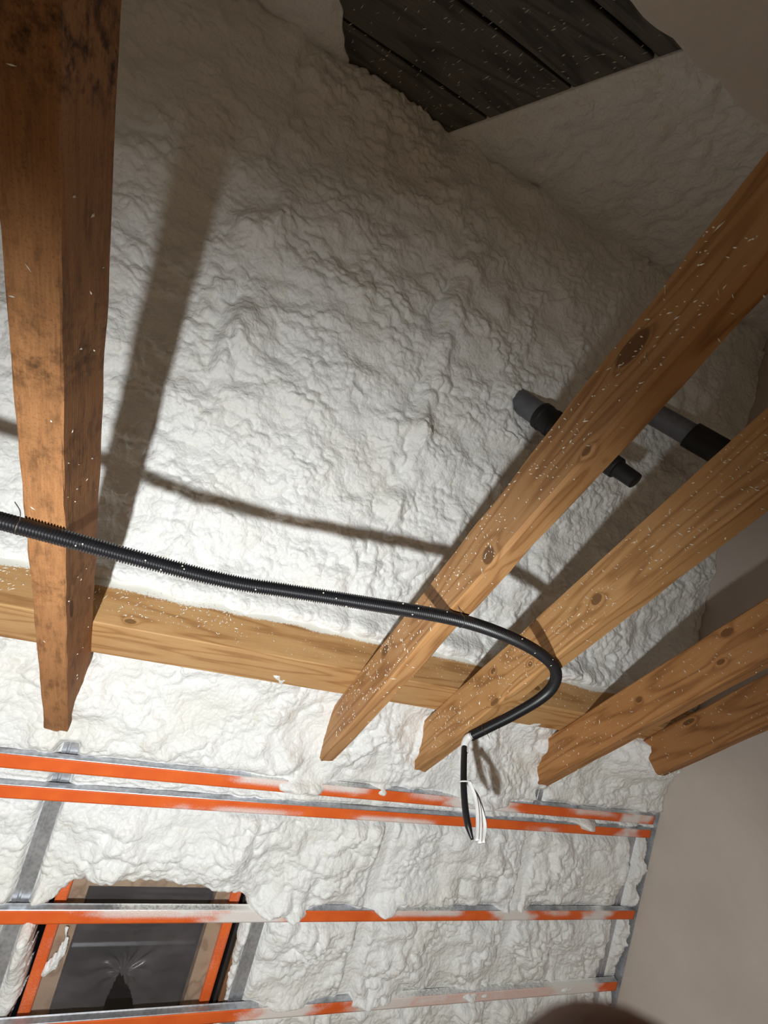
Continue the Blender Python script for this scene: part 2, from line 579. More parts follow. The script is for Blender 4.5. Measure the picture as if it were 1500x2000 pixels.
def foam_front():
    xs = np.r_[np.linspace(XL, -1.05, 40, endpoint=False), np.linspace(-1.05, XR - .002, 640)]
    ss = np.r_[np.linspace(-2.42, -1.42, 40, endpoint=False), np.linspace(-1.42, RIDGE_S, 740)]
    X, s = np.meshgrid(xs, ss)
    e = foam_height(X, s)
    sd = poly_sd(X + .006 * perlin(X / .02, s / .02, 7), s + .010 * perlin(X / .025, s / .025, 8), HOLE)
    e = e - .035 * np.exp(-np.clip(sd, 0, 1) / .012) * (sd > -.01)          # rounded rim of the opening
    # open strip along the gable beside the last stud
    sd2 = (XR - .012) - X - .012 * perlin(s / .035, s * 0, 9) - .012
    low = (s < -.2)
    V = front(X, s, e)
    cut = (sd < 0) | (low & (sd2 < 0) & (s > -1.4))
    fm = ~(cut[:-1, :-1] | cut[:-1, 1:] | cut[1:, 1:] | cut[1:, :-1])
    F = grid_faces(len(xs), len(ss), fm)
    V = V.reshape(-1, 3)
    # give the cut edges thickness
    E = np.concatenate([F[:, [0, 1]], F[:, [1, 2]], F[:, [2, 3]], F[:, [3, 0]]])
    key = np.sort(E, 1); key = key[:, 0].astype(np.int64) * len(V) + key[:, 1]
    _, inv, cnt = np.unique(key, return_inverse=True, return_counts=True)
    be = E[cnt[inv] == 1]
    bv = np.unique(be)
    mp = np.full(len(V), -1); mp[bv] = np.arange(len(bv)) + len(V)
    back = V[bv] + np.array([0, S, C]) * .075
    W = np.stack([be[:, 1], be[:, 0], mp[be[:, 0]], mp[be[:, 1]]], 1)
    V = np.concatenate([V, back]); F = np.concatenate([F, W])
    F = F[:, ::-1]
    used = np.unique(F); rm = np.full(len(V), -1); rm[used] = np.arange(len(used))
    o = build('ceiling', V[used], rm[F], FOAM, smooth=True)
    return tag(o, 'white lumpy spray foam insulation covering the sloping roof', kind='structure')


foam_front()

# ------------------------------------------------------------------ rear slope: planks, foam, plasterboard
def diag_x(t): return .42 + .88 * t


def rear_slope():
    V = box_pts(rear, XL, XR, -.02, 5.7, -.14, -.06)
    root = tag(build('ceiling_rear', V, BOXF, mat_plain('dark_sarking', (.05, .045, .04), .9)), 'underside of the rear roof slope', kind='structure')
    k, c, fib = mat_wood('weathered_plank', (.050, .046, .040), (.105, .098, .088), (.17, .158, .14), axis='X', rings=6, rough=.85)
    pm = finish_wood(k, c, fib, b=.5)
    edges = [-.12, .146, .437, .676, .955, 1.23]
    for a, b in zip(edges[:-1], edges[1:]):
        g = .006
        n = 30
        xs = np.linspace(-1.2, 2.0, n)
        P = []
        for x in xs:
            j = .003 * math.sin(x * 7 + a * 40)
            P.append([rear(x, a + g + j, -.035), rear(x, a + g + j, -.012), rear(x, a + g + .004 + j, -.008),
                      rear(x, b - g - .004, -.008 + j * .6), rear(x, b - g, -.012), rear(x, b - g, -.035)])
        P = np.array(P).reshape(-1, 3)
        F = [(i * 6 + q, (i + 1) * 6 + q, (i + 1) * 6 + (q + 1) % 6, i * 6 + (q + 1) % 6) for i in range(n - 1) for q in range(6)]
        F += [tuple(range(6)), tuple((n - 1) * 6 + q for q in range(6))[::-1]]
        build('plank', P, F, pm, root, origin=rear(.4, (a + b) / 2, -.02))
    # foam to the right of the straight diagonal edge and to the left of the boards
    def patch(name, xa, xb, ta, tb, cutfn, label, nx, nt, edge):
        xs, ts = np.linspace(xa, xb, nx), np.linspace(ta, tb, nt)
        X, t = np.meshgrid(xs, ts)
        X, t = cutfn(X, t)
        sv = RIDGE_S + t + .3
        e = .022 * fbm(X / .30, sv / .30, 3, 111) + .018 * np.abs(perlin(X / .11 + .3 * perlin(X / .09, sv / .09, 112), sv / .10, 113))
        e = e + .014 * np.clip(1 - 1.3 * worley(X / .065, sv / .06, 114) ** 2, 0, 1) + .008 * np.clip(1 - 1.3 * worley(X / .03, sv / .03, 115) ** 2, 0, 1) + .012
        e = e * sstep(-.02, .10, t) + .012 * (1 - sstep(-.02, .1, t))
        e = e * edge(X, t) + .002
        V = rear(X, t, e).reshape(-1, 3)
        F = grid_faces(nx, nt)
        # skirt at the cut edge and lower edge
        i = np.arange(nx * nt).reshape(nt, nx)
        extra, F2, base = [], [], len(V)
        for line in (i[:, 0], i[:, -1], i[-1, :]):
            q = V[line] + np.array([0, -S, C]) * .06
            extra.append(q)
            ids = np.arange(len(line)) + base; base += len(line)
            F2.append(np.stack([line[:-1], line[1:], ids[1:], ids[:-1]], 1))
        o = build(name, np.concatenate([V] + extra), np.concatenate([F] + F2), FOAM, root, smooth=True, origin=rear((xa + xb) / 2, (ta + tb) / 2, 0))
        o['label'] = label

    def cut_r(X, t):
        u = (X - .4) / (XR - .4)
        x0 = diag_x(np.clip(t, -.03, 1))
        return x0 + u * (XR - .003 - x0), t

    def cut_l(X, t):
        u = (X + 2.8) / (2.65)
        x1 = -.15 - .45 * np.clip(t, 0, 1) + .02 * perlin(t / .05, t * 0, 5)
        return -2.8 + u * (x1 + 2.8), t
    patch('foam_patch', .4, XR, -.03, .80, cut_r, 'grey white foam right of the dark boards', 230, 90, lambda X, t: sstep(-.01, .12, X - diag_x(np.clip(t, -.03, 1))))
    patch('foam_patch', -2.8, -.15, -.03, .80, cut_l, 'grey white foam left of the dark boards', 180, 80, lambda X, t: sstep(-.02, .05, -.15 - .45 * np.clip(t, 0, 1) - X))
    # plasterboard lower down with a ragged upper edge
    nx = 160
    xs = np.linspace(XL, XR, nx)
    t0 = .757 + .012 * fbm(xs / .22, xs * 0, 3, 131) + .004 * perlin(xs / .02, xs * 0, 133)
    P = []
    for x, t in zip(xs, t0):
        P.append([rear(x, t, .0), rear(x, t + .002, .042), rear(x, t + .02, .048), rear(x, 5.65, .048), rear(x, 5.65, 0)])
    P = np.array(P).reshape(-1, 3)
    F = [(i * 5 + q, (i + 1) * 5 + q, (i + 1) * 5 + q + 1, i * 5 + q + 1) for i in range(nx - 1) for q in range(4)]
    o = build('plaster_panel', P, F, mat_plaster('pale_plaster', (.72, .655, .59)), root, origin=rear(0, 1, 0))
    o['label'] = 'beige plaster with a ragged edge'
    # flecks on the planks
    V, F = [], []
    for _ in range(420):
        x, t = rng.uniform(-.2, 1.25), rng.uniform(0, .76)
        if x > diag_x(t) - .02 or x < -.13 - .45 * t: continue
        a = rng.uniform(.5, 1.3); L = rng.uniform(.003, .014); w = rng.uniform(.001, .0028)
        V, F = fleck(V, F, lambda p, q: rear(x + p, t + q, -.006), a, L, w, np.array([0, S, -C]))
    o = build('foam_flecks', np.array(V), F, FLECK, root, origin=rear(.4, .4, 0))
    o['kind'] = 'stuff'


def fleck(V, F, fn, a, L, w, nrm):
    ca, sa = math.cos(a), math.sin(a)
    b = len(V)
    for p, q in ((-L, 0), (0, -w), (L, 0), (0, w)):
        V.append(fn(p * ca - q * sa, p * sa + q * ca))
    V.append(fn(0, 0) + nrm * min(.003, w * 1.5))
    F += [(b, b + 1, b + 4), (b + 1, b + 2, b + 4), (b + 2, b + 3, b + 4), (b + 3, b, b + 4)]
    return V, F


rear_slope()

# ------------------------------------------------------------------ timbers
def beam(x0, x1, z0, z1, y0, y1, ch=.005, n=60, rough=.0015, seed=0, axis='Y'):
    """a timber with eased, slightly irregular edges, running along axis"""
    ys = np.linspace(y0, y1, n)
    sec = [(0, 0, ch, 0), (0, 0, 0, ch), (0, 1, 0, -ch), (0, 1, ch, 0), (1, 1, -ch, 0), (1, 1, 0, -ch), (1, 0, 0, ch), (1, 0, -ch, 0)]
    P = []
    for y in ys:
        r = lambda k: rough * float(perlin(np.array([y * 9.0]), np.array([k * 3.3 + seed]), seed + 1)[0])
        wob = 1 + 1.2 * max(0, float(perlin(np.array([y * 4.0]), np.array([seed + .5]), seed + 2)[0]))
        for k, (i, j, dx, dz) in enumerate(sec):
            x = (x1 if i else x0) + dx * wob + r(k)
            z = (z1 if j else z0) + dz * wob + r(k + 20)
            P.append((x, y, z) if axis == 'Y' else (y, x, z))
    F = [(i * 8 + q, i * 8 + (q + 1) % 8, (i + 1) * 8 + (q + 1) % 8, (i + 1) * 8 + q) for i in range(n - 1) for q in range(8)]
    F += [tuple(range(8))[::-1], tuple((n - 1) * 8 + q for q in range(8))]
    if axis == 'Y': F = [f[::-1] for f in F]
    return np.array(P), F


def flecks_on(parent, spec, seed, name='foam_flecks'):
    """spec: list of (count, fn(p,q) sampler giving origin, nrm, udir, vdir)"""
    r = np.random.default_rng(seed)
    V, F = [], []
    for cnt, samp, nrm, ud, vd, big in spec:
        for _ in range(cnt):
            o = samp(r)
            a = r.normal(1.25, .55); L = r.uniform(.0020, .0075) * big * (2.0 if r.random() < .06 else 1); w = r.uniform(.0008, .0023) * big
            V, F = fleck(V, F, lambda p, q: o + ud * p + vd * q, a, L, w, nrm)
    o = build(name, np.array(V), F, FLECK, parent)
    o['kind'] = 'stuff'
    return o


Z0, Z1 = .80, .984
ex, ey, ez = np.eye(3)


def joist(x0, x1, y1, mat, label, nl, nb, seed, side=-1, yv=(-.2, 1.9), z0=Z0, z1=Z1, wane=.005, rgh=.0015):
    root = empty('ceiling_joist', ((x0 + x1) / 2, 0, z0))
    tag(root, label, 'joist', 'timber ceiling joists')
    V, F = beam(x0, x1, z0, z1, -2.35, y1, ch=wane, seed=seed, rough=rgh, n=120)
    build('timber', V, F, mat, root, smooth=False)
    xs = x0 - .0005 if side < 0 else x1 + .0005
    nrm = -ex if side < 0 else ex

    def s_side(r): return np.array([xs, r.uniform(*yv), z0 + .01 + (z1 - z0 - .02) * r.random()])
    def s_bot(r): return np.array([r.uniform(x0 + .008, x1 - .008), r.uniform(*yv), z0 - .0005])
    flecks_on(root, [(nl, s_side, nrm, ey, ez, 1.0), (nb, s_bot, -ez, ey, ex, 1.0)], seed)
    return root


def kn(lst, z0=Z0): return [(y, z - z0, a, b) for y, z, a, b in lst]


w0 = finish_wood(*mat_wood('rough_sawn_timber', (.12, .048, .018), (.27, .120, .045), (.40, .19, .075), knots=kn([(1.317, .833, .045, .012)]), rings=5, grain=.3, mottle=.55,
                           rough=.85, stain=[(.06, .08, .95), (-.02, .07, .85), (.45, .10, .45), (.53, .07, .55), (.72, .08, .4), (1.2, .14, .4)], fibre=.45), b=.5)
w1 = finish_wood(*mat_wood('planed_timber', (.22, .095, .032), (.41, .205, .078), (.52, .29, .125),
                           knots=kn([(.046, .921, .050, .030), (.655, .836, .028, .030), (1.351, .938, .030, .022), (.26, .813, .016, .010)]), rings=8))
w2 = finish_wood(*mat_wood('planed_timber_gold', (.24, .105, .034), (.43, .22, .080), (.55, .31, .130),
                           knots=kn([(.728, .873, .026, .019), (1.112, .844, .012, .010), (1.327, .931, .018, .012), (1.367, .812, .03, .0115)]), rings=9))
w3 = finish_wood(*mat_wood('planed_timber_red', (.20, .078, .024), (.37, .170, .058), (.47, .235, .088),
                           knots=kn([(1.275, .903, .020, .013), (.761, .949, .03, .016), (.854, .866, .02, .010)]), rings=7))
w4 = finish_wood(*mat_wood('planed_timber_dull', (.17, .068, .022), (.32, .145, .050), (.42, .205, .078), knots=kn([(1.45, .954, .04, .012)]), rings=7))

joist(-.458, -.375, 2.30, w0, 'rough dark stained joist at the far left, nearest to the window', 26, 6, 101, side=1, yv=(-.1, 1.9), rgh=.003, wane=.003)
joist(.682, .757, 2.30, w1, 'joist with a large dark oval knot, in front of the drain pipes', 480, 22, 102, wane=.007)
joist(1.184, 1.262, 2.30, w2, 'golden joist that the black conduit bends around and runs under', 480, 16, 103, wane=.005)
joist(1.98, 2.066, 2.30, w3, 'reddish joist, second nearest to the gable wall', 200, 12, 104, wane=.006)
joist(2.58, 2.66, 1.785, w4, 'dull brown joist nearest to the gable wall, end buried in foam', 120, 10, 105, wane=.006)


def purlin():
    root = empty('purlin_beam', (.7, 1.68, Z1))
    tag(root, 'pine purlin beam lying across the joist ends, edged with foam overspray', 'beam')
    k, c, fib = mat_wood('pine_purlin', (.28, .125, .042), (.48, .265, .105), (.58, .355, .160), axis='X', knots=[(-.96, .030, .022, .011), (1.0, .10, .03, .018)], rings=7)
    mat = finish_wood(k, c, fib, over=True)
    # front face as a fine grid, so that the overspray can follow the foam edge
    nx, nz = 480, 24
    x = np.linspace(XL + .01, XR - .01, nx)
    zz = np.r_[np.linspace(Z1 + .004, 1.205, nz)]
    X, Zg = np.meshgrid(x, zz)
    Y = 1.61 + .0015 * perlin(X / .4, Zg / .05, 151)
    V = np.stack([X, Y, Zg], -1).reshape(-1, 3)
    edge = 1.158 + .012 * fbm(X / .25, X * 0, 3, 152)
    over = sstep(-.035, .004, Zg - edge) * 1.1
    ext = np.array([[x_, y_, z_] for x_ in (x[0], x[-1]) for y_, z_ in ((1.614, Z1), (1.80, Z1), (1.80, 1.205))])
    n = len(V)
    F = grid_faces(nx, nz).tolist()
    i = np.arange(nx * nz).reshape(nz, nx)
    # bottom, chamfer, back, top and ends as strips
    bot = np.stack([x, np.full(nx, 1.614), Z1 + .001 * perlin(x / .2, x * 0, 3)], -1)
    bot2 = np.stack([x, np.full(nx, 1.82), np.full(nx, Z1)], -1)
    top2 = np.stack([x, np.full(nx, 1.82), np.full(nx, 1.205)], -1)
    V = np.concatenate([V, bot, bot2, top2])
    r0, r1, r2 = n + np.arange(nx), n + nx + np.arange(nx), n + 2 * nx + np.arange(nx)
    for a, b in ((r0, i[0]), (r1, r0), (r2, r1), (i[-1], r2)):
        F += [(int(a[q]), int(a[q + 1]), int(b[q + 1]), int(b[q])) for q in range(nx - 1)]
    ov = np.concatenate([over.ravel(), np.zeros(3 * nx)])
    build('timber', V, F, mat, root, attrs={'overspray': ov})
    def s_f(r):
        xx = r.uniform(-1.0, 2.2)
        return np.array([xx, 1.6085, r.uniform(Z1 + .02, 1.165)])
    def s_l(r): return np.array([r.uniform(-.75, .15), 1.6085, r.uniform(Z1 + .05, 1.165)])
    flecks_on(root, [(330, s_f, -ey, ex, ez, .85), (170, s_l, -ey, ex, ez, 1.25)], 201)


purlin()

# ------------------------------------------------------------------ steel studs and channels
def prof_strip(fn, prof, us, closed=False):
    """sweep an open sheet profile (b,c) along u; thin sheet with both faces"""
    n, m = len(us), len(prof)
    V = np.array([[fn(u, b, c) for b, c in prof] for u in us]).reshape(-1, 3)
    F = [(i * m + q, (i + 1) * m + q, (i + 1) * m + q + 1, i * m + q + 1) for i in range(n - 1) for q in range(m - 1)]
    return V, F


def sheet(path, th):
    """turn an open profile polyline into a closed outline of thickness th"""
    P = np.asarray(path, float)
    T = np.gradient(P, axis=0); T /= np.linalg.norm(T, axis=1)[:, None]
    N = np.stack([-T[:, 1], T[:, 0]], 1)
    Q = np.concatenate([P, (P + N * th)[::-1]])
    return np.concatenate([Q, Q[:1]])


def channel(s0, s1, x0, x1, spans, label, seed, tilt=0.0):
    """hat channel across the studs; spans: (xa, xb, amount, where) of overspray on its orange tape"""
    sm = (s0 + s1) / 2
    root = empty('steel_channel', front((x0 + x1) / 2, sm, 0))
    tag(root, label, 'steel channel', 'horizontal steel channels with orange tape')
    us = np.linspace(x0, x1, 60)
    fn = lambda u, b, c: front(u, b + tilt * (u - .8), c)
    prof = sheet([(s1 + .004, .002), (s1 + .001, .006), (s1, .012), (s1 - .0006, .0265), (s1 - .004, .0285), (s0 + .004, .0285), (s0 + .0006, .0265), (s0, .012), (s0 - .001, .006), (s0 - .004, .002)], .0012)
    V, F = prof_strip(fn, prof, us)
    e = np.zeros(len(V))
    xx = V[:, 0]
    for xa, xb, amt, wh in spans:
        if wh != 'low': e = np.maximum(e, amt * .8 * sstep(xa - .05, xa + .05, xx) * (1 - sstep(xb - .05, xb + .05, xx)))
    build('profile', V, F, STEEL, root, attrs={'overspray': e})
    # tape on the front
    nx, ns = int((x1 - x0) / .009), 9
    X, q = np.meshgrid(np.linspace(x0, x1, nx), np.linspace(0, 1, ns))
    s = s0 + .002 + q * (s1 - s0 - .004)
    T = front(X, s + tilt * (X - .8), .0306)
    m = np.zeros_like(X)
    for xa, xb, amt, wh in spans:
        xq = X + .05 * perlin(X / .07, s / .03, seed + 9) + .04 * (q - .5) * (1 if int(xa * 100) % 2 else -1)
        g = sstep(xa - .11, xa + .07, xq) * (1 - sstep(xb - .07, xb + .11, xq)) * amt
        if wh == 'top': g = g * sstep(.15, .75, q)
        if wh == 'low': g = g * (1 - sstep(.2, .8, q))
        m = np.maximum(m, g)
    m = m + .35 * np.clip(fbm(X / .12, s / .05, 3, seed) - .25, 0, 1) * (m > .02)
    Vt = T.reshape(-1, 3)
    Vb = Vt - np.array([0, -S, -C]) * .0018
    Ft = grid_faces(nx, ns)
    i = np.arange(nx * ns).reshape(ns, nx)
    sk = []
    for line in (i[0], i[-1][::-1], i[:, 0][::-1], i[:, -1]):
        sk.append(np.stack([line[1:], line[:-1], line[:-1] + nx * ns, line[1:] + nx * ns], 1))
    o = build('tape', np.concatenate([Vt, Vb]), np.concatenate([Ft] + sk), TAPE, root, attrs={'overspray': np.r_[m.ravel(), m.ravel()]})
    o['label'] = 'orange tape streaked with white overspray'
    return root


channel(*CH[0], XL, 2.955, [(.35, .62, .9, 'top'), (.70, .92, .9, 'top'), (1.25, 1.42, .7, 'top'), (1.45, 1.85, 1.1, 'all'), (2.30, 2.60, .7, 'top'), (2.72, 2.86, 1.2, 'all')],
        'topmost orange taped steel channel, just under the joist ends', 301)
channel(*CH[1], XL, 2.955, [(.28, .62, .75, 'low'), (.10, .18, .6, 'low'), (.95, 1.35, .8, 'low'), (2.05, 2.2, .6, 'low'), (2.72, 2.80, 1.0, 'all')],
        'second orange taped steel channel, close below the topmost one', 302, tilt=.008)
channel(*CH[2], XL, 2.975, [(-.05, .45, .85, 'top'), (.42, .72, 1.15, 'all'), (1.25, 1.7, .8, 'top'), (1.95, 2.15, 1.2, 'all'), (2.3, 2.42, .7, 'top'), (2.6, 2.75, 1.1, 'all')],
        'orange taped steel channel crossing the upper part of the roof window', 303)
channel(*CH[3], XL, 2.965, [(.72, .98, 1.1, 'all'), (1.22, 1.55, 1.0, 'all'), (1.5, 2.6, .78, 'all'), (2.45, 2.8, 1.2, 'all')],
        'lowest orange taped steel channel, mostly sprayed over with foam', 304, tilt=.003)


def stud(xc, s0, s1, label, over):
    root = empty('steel_stud', front(xc, s0, 0))
    tag(root, label, 'steel stud', 'steel studs running up the slope')
    hw = .031
    us = np.linspace(s0, s1, 50)
    fn = lambda u, b, c: front(xc + b, u, c)
    prof = sheet([(-hw, -.055), (-hw, -.012), (-hw + .0015, -.010), (-.014, -.010), (-.011, -.013), (-.004, -.013), (-.001, -.010), (.012, -.010), (hw - .0015, -.010), (hw, -.012), (hw, -.055)], -.0012)
    V, F = prof_strip(fn, prof, us)
    a = np.full(len(V), over)
    build('profile', V, F, STEEL, root, attrs={'overspray': a})


stud(-.35, -1.75, .10, 'clean steel stud left of the roof window, below the leftmost joist', -.4)
stud(.625, -1.75, .10, 'whitened steel stud just right of the roof window', .15)
stud(1.15, -1.75, .10, 'steel stud mostly hidden in foam, below the hanging wires', .25)
stud(2.045, -1.75, .10, 'steel stud mostly hidden in foam, second nearest to the gable wall', .22)
stud(2.862, -1.75, .10, 'steel stud in the corner beside the gable wall', -.05)


def corner_track():
    root = empty('edge_track', front(2.985, -.8, 0))
    tag(root, 'thin steel edge track fixed along the gable wall', 'steel track')
    prof = sheet([(-.05, -.04), (.010, -.04), (.012, -.036), (.012, .03)], .0012)
    V, F = prof_strip(lambda u, b, c: front(2.984 + b, u, c), prof, np.linspace(-1.7, -.06, 30))
    build('profile', V, F, STEEL, root, attrs={'overspray': np.full(len(V), -.2)})


corner_track()

# ------------------------------------------------------------------ roof window behind a plastic sheet
def window():
    root = empty('window_1', front(.14, -1.5, -.1))
    tag(root, 'roof window masked with clear plastic sheet', kind='structure')
    wood = finish_wood(*mat_wood('window_pine', (.24, .15, .085), (.42, .29, .18), (.52, .38, .25), axis='Y', rings=5))
    a0, a1, b0, b1 = -.232, .512, -1.72, -.545
    fr = .105
    for q in ((a0, a0 + fr, b0, b1), (a1 - fr, a1, b0, b1), (a0 + fr, a1 - fr, b1 - .10, b1), (a0 + fr, a1 - fr, b0, b0 + .10)):
        build('frame', box_pts(front, q[0], q[1], q[2], q[3], -.17, -.062), BOXF, wood, root)
    k = NT('night_glass', .06, 0, .5)
    gm = k.done((.010, .010, .012))
    build('pane', box_pts(front, a0 + fr - .01, a1 - fr + .01, b0 + .09, b1 - .09, -.145, -.135), BOXF, gm, root)
    # orange taped side strips
    for xa, xb, lab in ((-.235, -.192, 'orange tape on the left side'), (.472, .515, 'orange tape on the right side')):
        X, s = np.meshgrid(np.linspace(xa, xb, 5), np.linspace(-1.7, -.60, 90))
        T = front(X, s, -.034)
        m = .25 + .25 * fbm(X / .1, s / .2, 3, 401)
        nx, ns = 5, 90
        Vt = T.reshape(-1, 3); Vb = front(X, s, -.060).reshape(-1, 3)
        i = np.arange(nx * ns).reshape(ns, nx)
        sk = [np.stack([l[1:], l[:-1], l[:-1] + nx * ns, l[1:] + nx * ns], 1) for l in (i[0], i[-1][::-1], i[:, 0][::-1], i[:, -1])]
        o = build('side_strip', np.concatenate([Vt, Vb]), np.concatenate([grid_faces(nx, ns)] + sk), TAPE, root, attrs={'overspray': np.r_[m.ravel(), m.ravel()] * .7})
        o['label'] = lab
    # near-black strips paint the shade in the side gaps; brown lining on the right
    build('gap_strip', box_pts(front, .530, .545, -1.7, -.6, -.10, -.028), BOXF, mat_plain('gap_shade', (.02, .018, .018), .5), root)
    build('lining', box_pts(front, .552, .575, -1.7, -.6, -.12, -.020), BOXF, mat_plain('stained_lining', (.20, .095, .045), .6), root)
    build('gap_strip', box_pts(front, -.275, -.262, -1.7, -.6, -.10, -.030), BOXF, mat_plain('gap_shade_l', (.02, .018, .018), .5), root)
    # plastic sheet with gathered creases and a torn hole
    nx, ns = 150, 220
    X, s = np.meshgrid(np.linspace(-.195, .475, nx), np.linspace(-1.68, -.585, ns))
    e = -.052 + .004 * perlin(X / .3, s / .06 + X * 2, 411) + .006 * np.abs(perlin(X / .5 + s * 1.5, s / .03, 412)) * sstep(-.95, -.75, s)
    cx, cs = .115, -.985
    dx, ds = X - cx, s - cs
    rr = np.sqrt(dx ** 2 + ds ** 2); an = np.arctan2(ds, dx)
    e = e + .010 * np.exp(-(rr / .16)) * np.sin(an * 9 + 2 * perlin(X / .1, s / .1, 413)) * sstep(.0, .03, rr)
    e = e + .010 * np.exp(-(rr / .05) ** 2)
    tear = ((dx - .01 + .25 * (ds + .1)) / (.016 + .30 * np.clip(-ds, 0, .2))) ** 2 + ((ds + .13) / .13) ** 2 < 1
    fm = ~(tear[:-1, :-1] & tear[1:, 1:])
    k = NT('clear_plastic_sheet', .22, 0, .6)
    k.b.inputs['Base Color'].default_value = (.34, .31, .32, 1)
    al = k.math('ADD', .15, k.math('MULTIPLY', k.step(k.noise(5.0, 3), .4, .75), .10))
    k.link(al, k.b.inputs['Alpha'])
    build('plastic_sheet', front(X, s, e).reshape(-1, 3), grid_faces(nx, ns, fm), k.m, root, smooth=True)
    # a smear of dried foam on the sheet
    P = np.array([(-.165, -.80), (-.150, -.84), (-.165, -.90), (-.20, -.955), (-.205, -.985), (-.185, -1.0), (-.150, -.965), (-.130, -.90), (-.140, -.85), (-.155, -.80)])
    xs, ss = np.linspace(-.22, -.12, 40), np.linspace(-1.01, -.79, 70)
    X, s = np.meshgrid(xs, ss)
    sd = poly_sd(X + .006 * perlin(X / .012, s / .05, 421), s, P)
    e = -.046 + .018 * np.sqrt(np.clip(-sd / .02, 0, 1)) + .004 * perlin(X / .012, s / .04, 422)
    ins = sd < .001
    f = grid_faces(40, 70, ins[:-1, :-1] & ins[1:, 1:])
    build('foam_smear', front(X, s, e).reshape(-1, 3), f, FOAM, root, smooth=True)


window()

# ------------------------------------------------------------------ conduit and cables
def conduit():
    root = empty('corrugated_conduit', (.4, .92, .76))
    tag(root, 'black corrugated conduit strung under the joists', 'conduit')
    P = [(-1.6, .90, .779), (-1.0, .915, .779), (-.5, .933, .777), (-.19, .949, .774), (.026, .949, .770), (.177, .932, .770), (.384, .911, .773), (.681, .888, .777), (.882, .902, .776),
         (1.063, .948, .776), (1.20, 1.02, .777), (1.275, 1.12, .778), (1.295, 1.23, .778), (1.275, 1.38, .778), (1.245, 1.50, .778), (1.215, 1.61, .777)]
    _, L = spline(P, 10)
    n = int(L / .0016)
    path, L = spline(P, n)
    d = np.linspace(0, L, n)
    ph = np.mod(d / .0064, 1.0)
    r = .0182 + .0028 * (np.clip(np.sin(ph * 2 * math.pi) * 2.5, -1, 1))
    V, F = sweep(path, r, 20)
    build('corrugated_tube', V, F, BLACK, root, smooth=True)
    # thin binding wires
    def loop(c, ax, tail):
        a = np.linspace(0, 2 * math.pi, 26)
        u = np.cross(ax, ez); u /= np.linalg.norm(u)
        pts = np.array([c + .0205 * (np.cos(q) * ez + np.sin(q) * u) for q in a])
        V1, F1 = sweep(pts, .0011, 6)
        V2, F2 = sweep(spline(tail, 20)[0], .0011, 6)
        build('tie_wire', *join([(V1, F1), (V2, F2)]), WIRE, root)
    loop(np.array([-.455, .936, .777]), np.array([1, .03, 0]), [(-.455, .915, .777), (-.46, .90, .79), (-.475, .885, .80)])
    loop(np.array([.72, .889, .777]), np.array([1, 0, 0]), [(.72, .87, .777), (.70, .86, .79), (.69, .85, .80)])
    loop(np.array([1.235, 1.53, .777]), np.array([-.2, 1, 0]), [(1.24, 1.53, .757), (1.255, 1.54, .745), (1.262, 1.55, .752)])
    # little foam crumbs stuck to it
    V, F = [], []
    for _ in range(26):
        i = int(rng.uniform(.25, .95) * n); a = rng.uniform(2.0, 5.5)
        c = path[i] + .0195 * np.array([0, math.cos(a), math.sin(a)])
        Vc, Fc = sweep(np.array([c + np.array([0, -.004, -.002]), c, c + np.array([.001, .004, .002])]), [.0008, .0022, .0008], 6)
        V.append((Vc, Fc))
    o = build('foam_flecks', *join(V), FLECK, root)
    o['kind'] = 'stuff'


conduit()


def cables():
    root = empty('cable_bundle', (1.19, 1.63, .41))
    tag(root, 'black cable and loose white wires hanging from the end of the conduit', 'cable')
    V, F = sweep(spline([(1.217, 1.60, .777), (1.20, 1.622, .770), (1.187, 1.635, .745), (1.183, 1.637, .715)], 20)[0], [.016] * 6 + [.0165] * 8 + [.015] * 6, 14)
    build('white_sleeve', V, F, WHITE, root, smooth=True)
    V, F = sweep(spline([(1.187, 1.635, .745), (1.172, 1.633, .70), (1.152, 1.63, .63), (1.139, 1.63, .57), (1.130, 1.63, .50), (1.130, 1.63, .45), (1.138, 1.63, .405)], 60)[0],
                 np.r_[np.full(52, .0135), np.linspace(.0133, .006, 8)], 14)
    build('cable', V, F, BLACK, root, smooth=True)
    ends = [((1.166, 1.622, .60), (1.180, 1.62, .54), (1.172, 1.62, .47), (1.150, 1.62, .40), .009, WHITE),
            ((1.170, 1.63, .60), (1.195, 1.63, .53), (1.188, 1.63, .46), (1.168, 1.63, .395), .009, WHITE),
            ((1.174, 1.64, .60), (1.205, 1.64, .53), (1.215, 1.64, .46), (1.190, 1.64, .40), .010, WHITE),
            ((1.176, 1.645, .605), (1.215, 1.645, .55), (1.228, 1.65, .47), (1.205, 1.65, .405), .006, GREYW)]
    for a, b, c, d, r, m in ends:
        V, F = sweep(spline([a, b, c, d], 30)[0], r, 10, flat=.45)
        build('wire', V, F, m, root, smooth=True)
    a = np.linspace(0, 2 * math.pi, 30)
    pts = np.stack([1.156 + .026 * np.cos(a), 1.632 + .021 * np.sin(a), .598 + .004 * np.sin(a)], -1)
    V, F = sweep(pts, .0028, 8)
    build('cable_tie', V, F, WHITE, root, smooth=True)


cables()

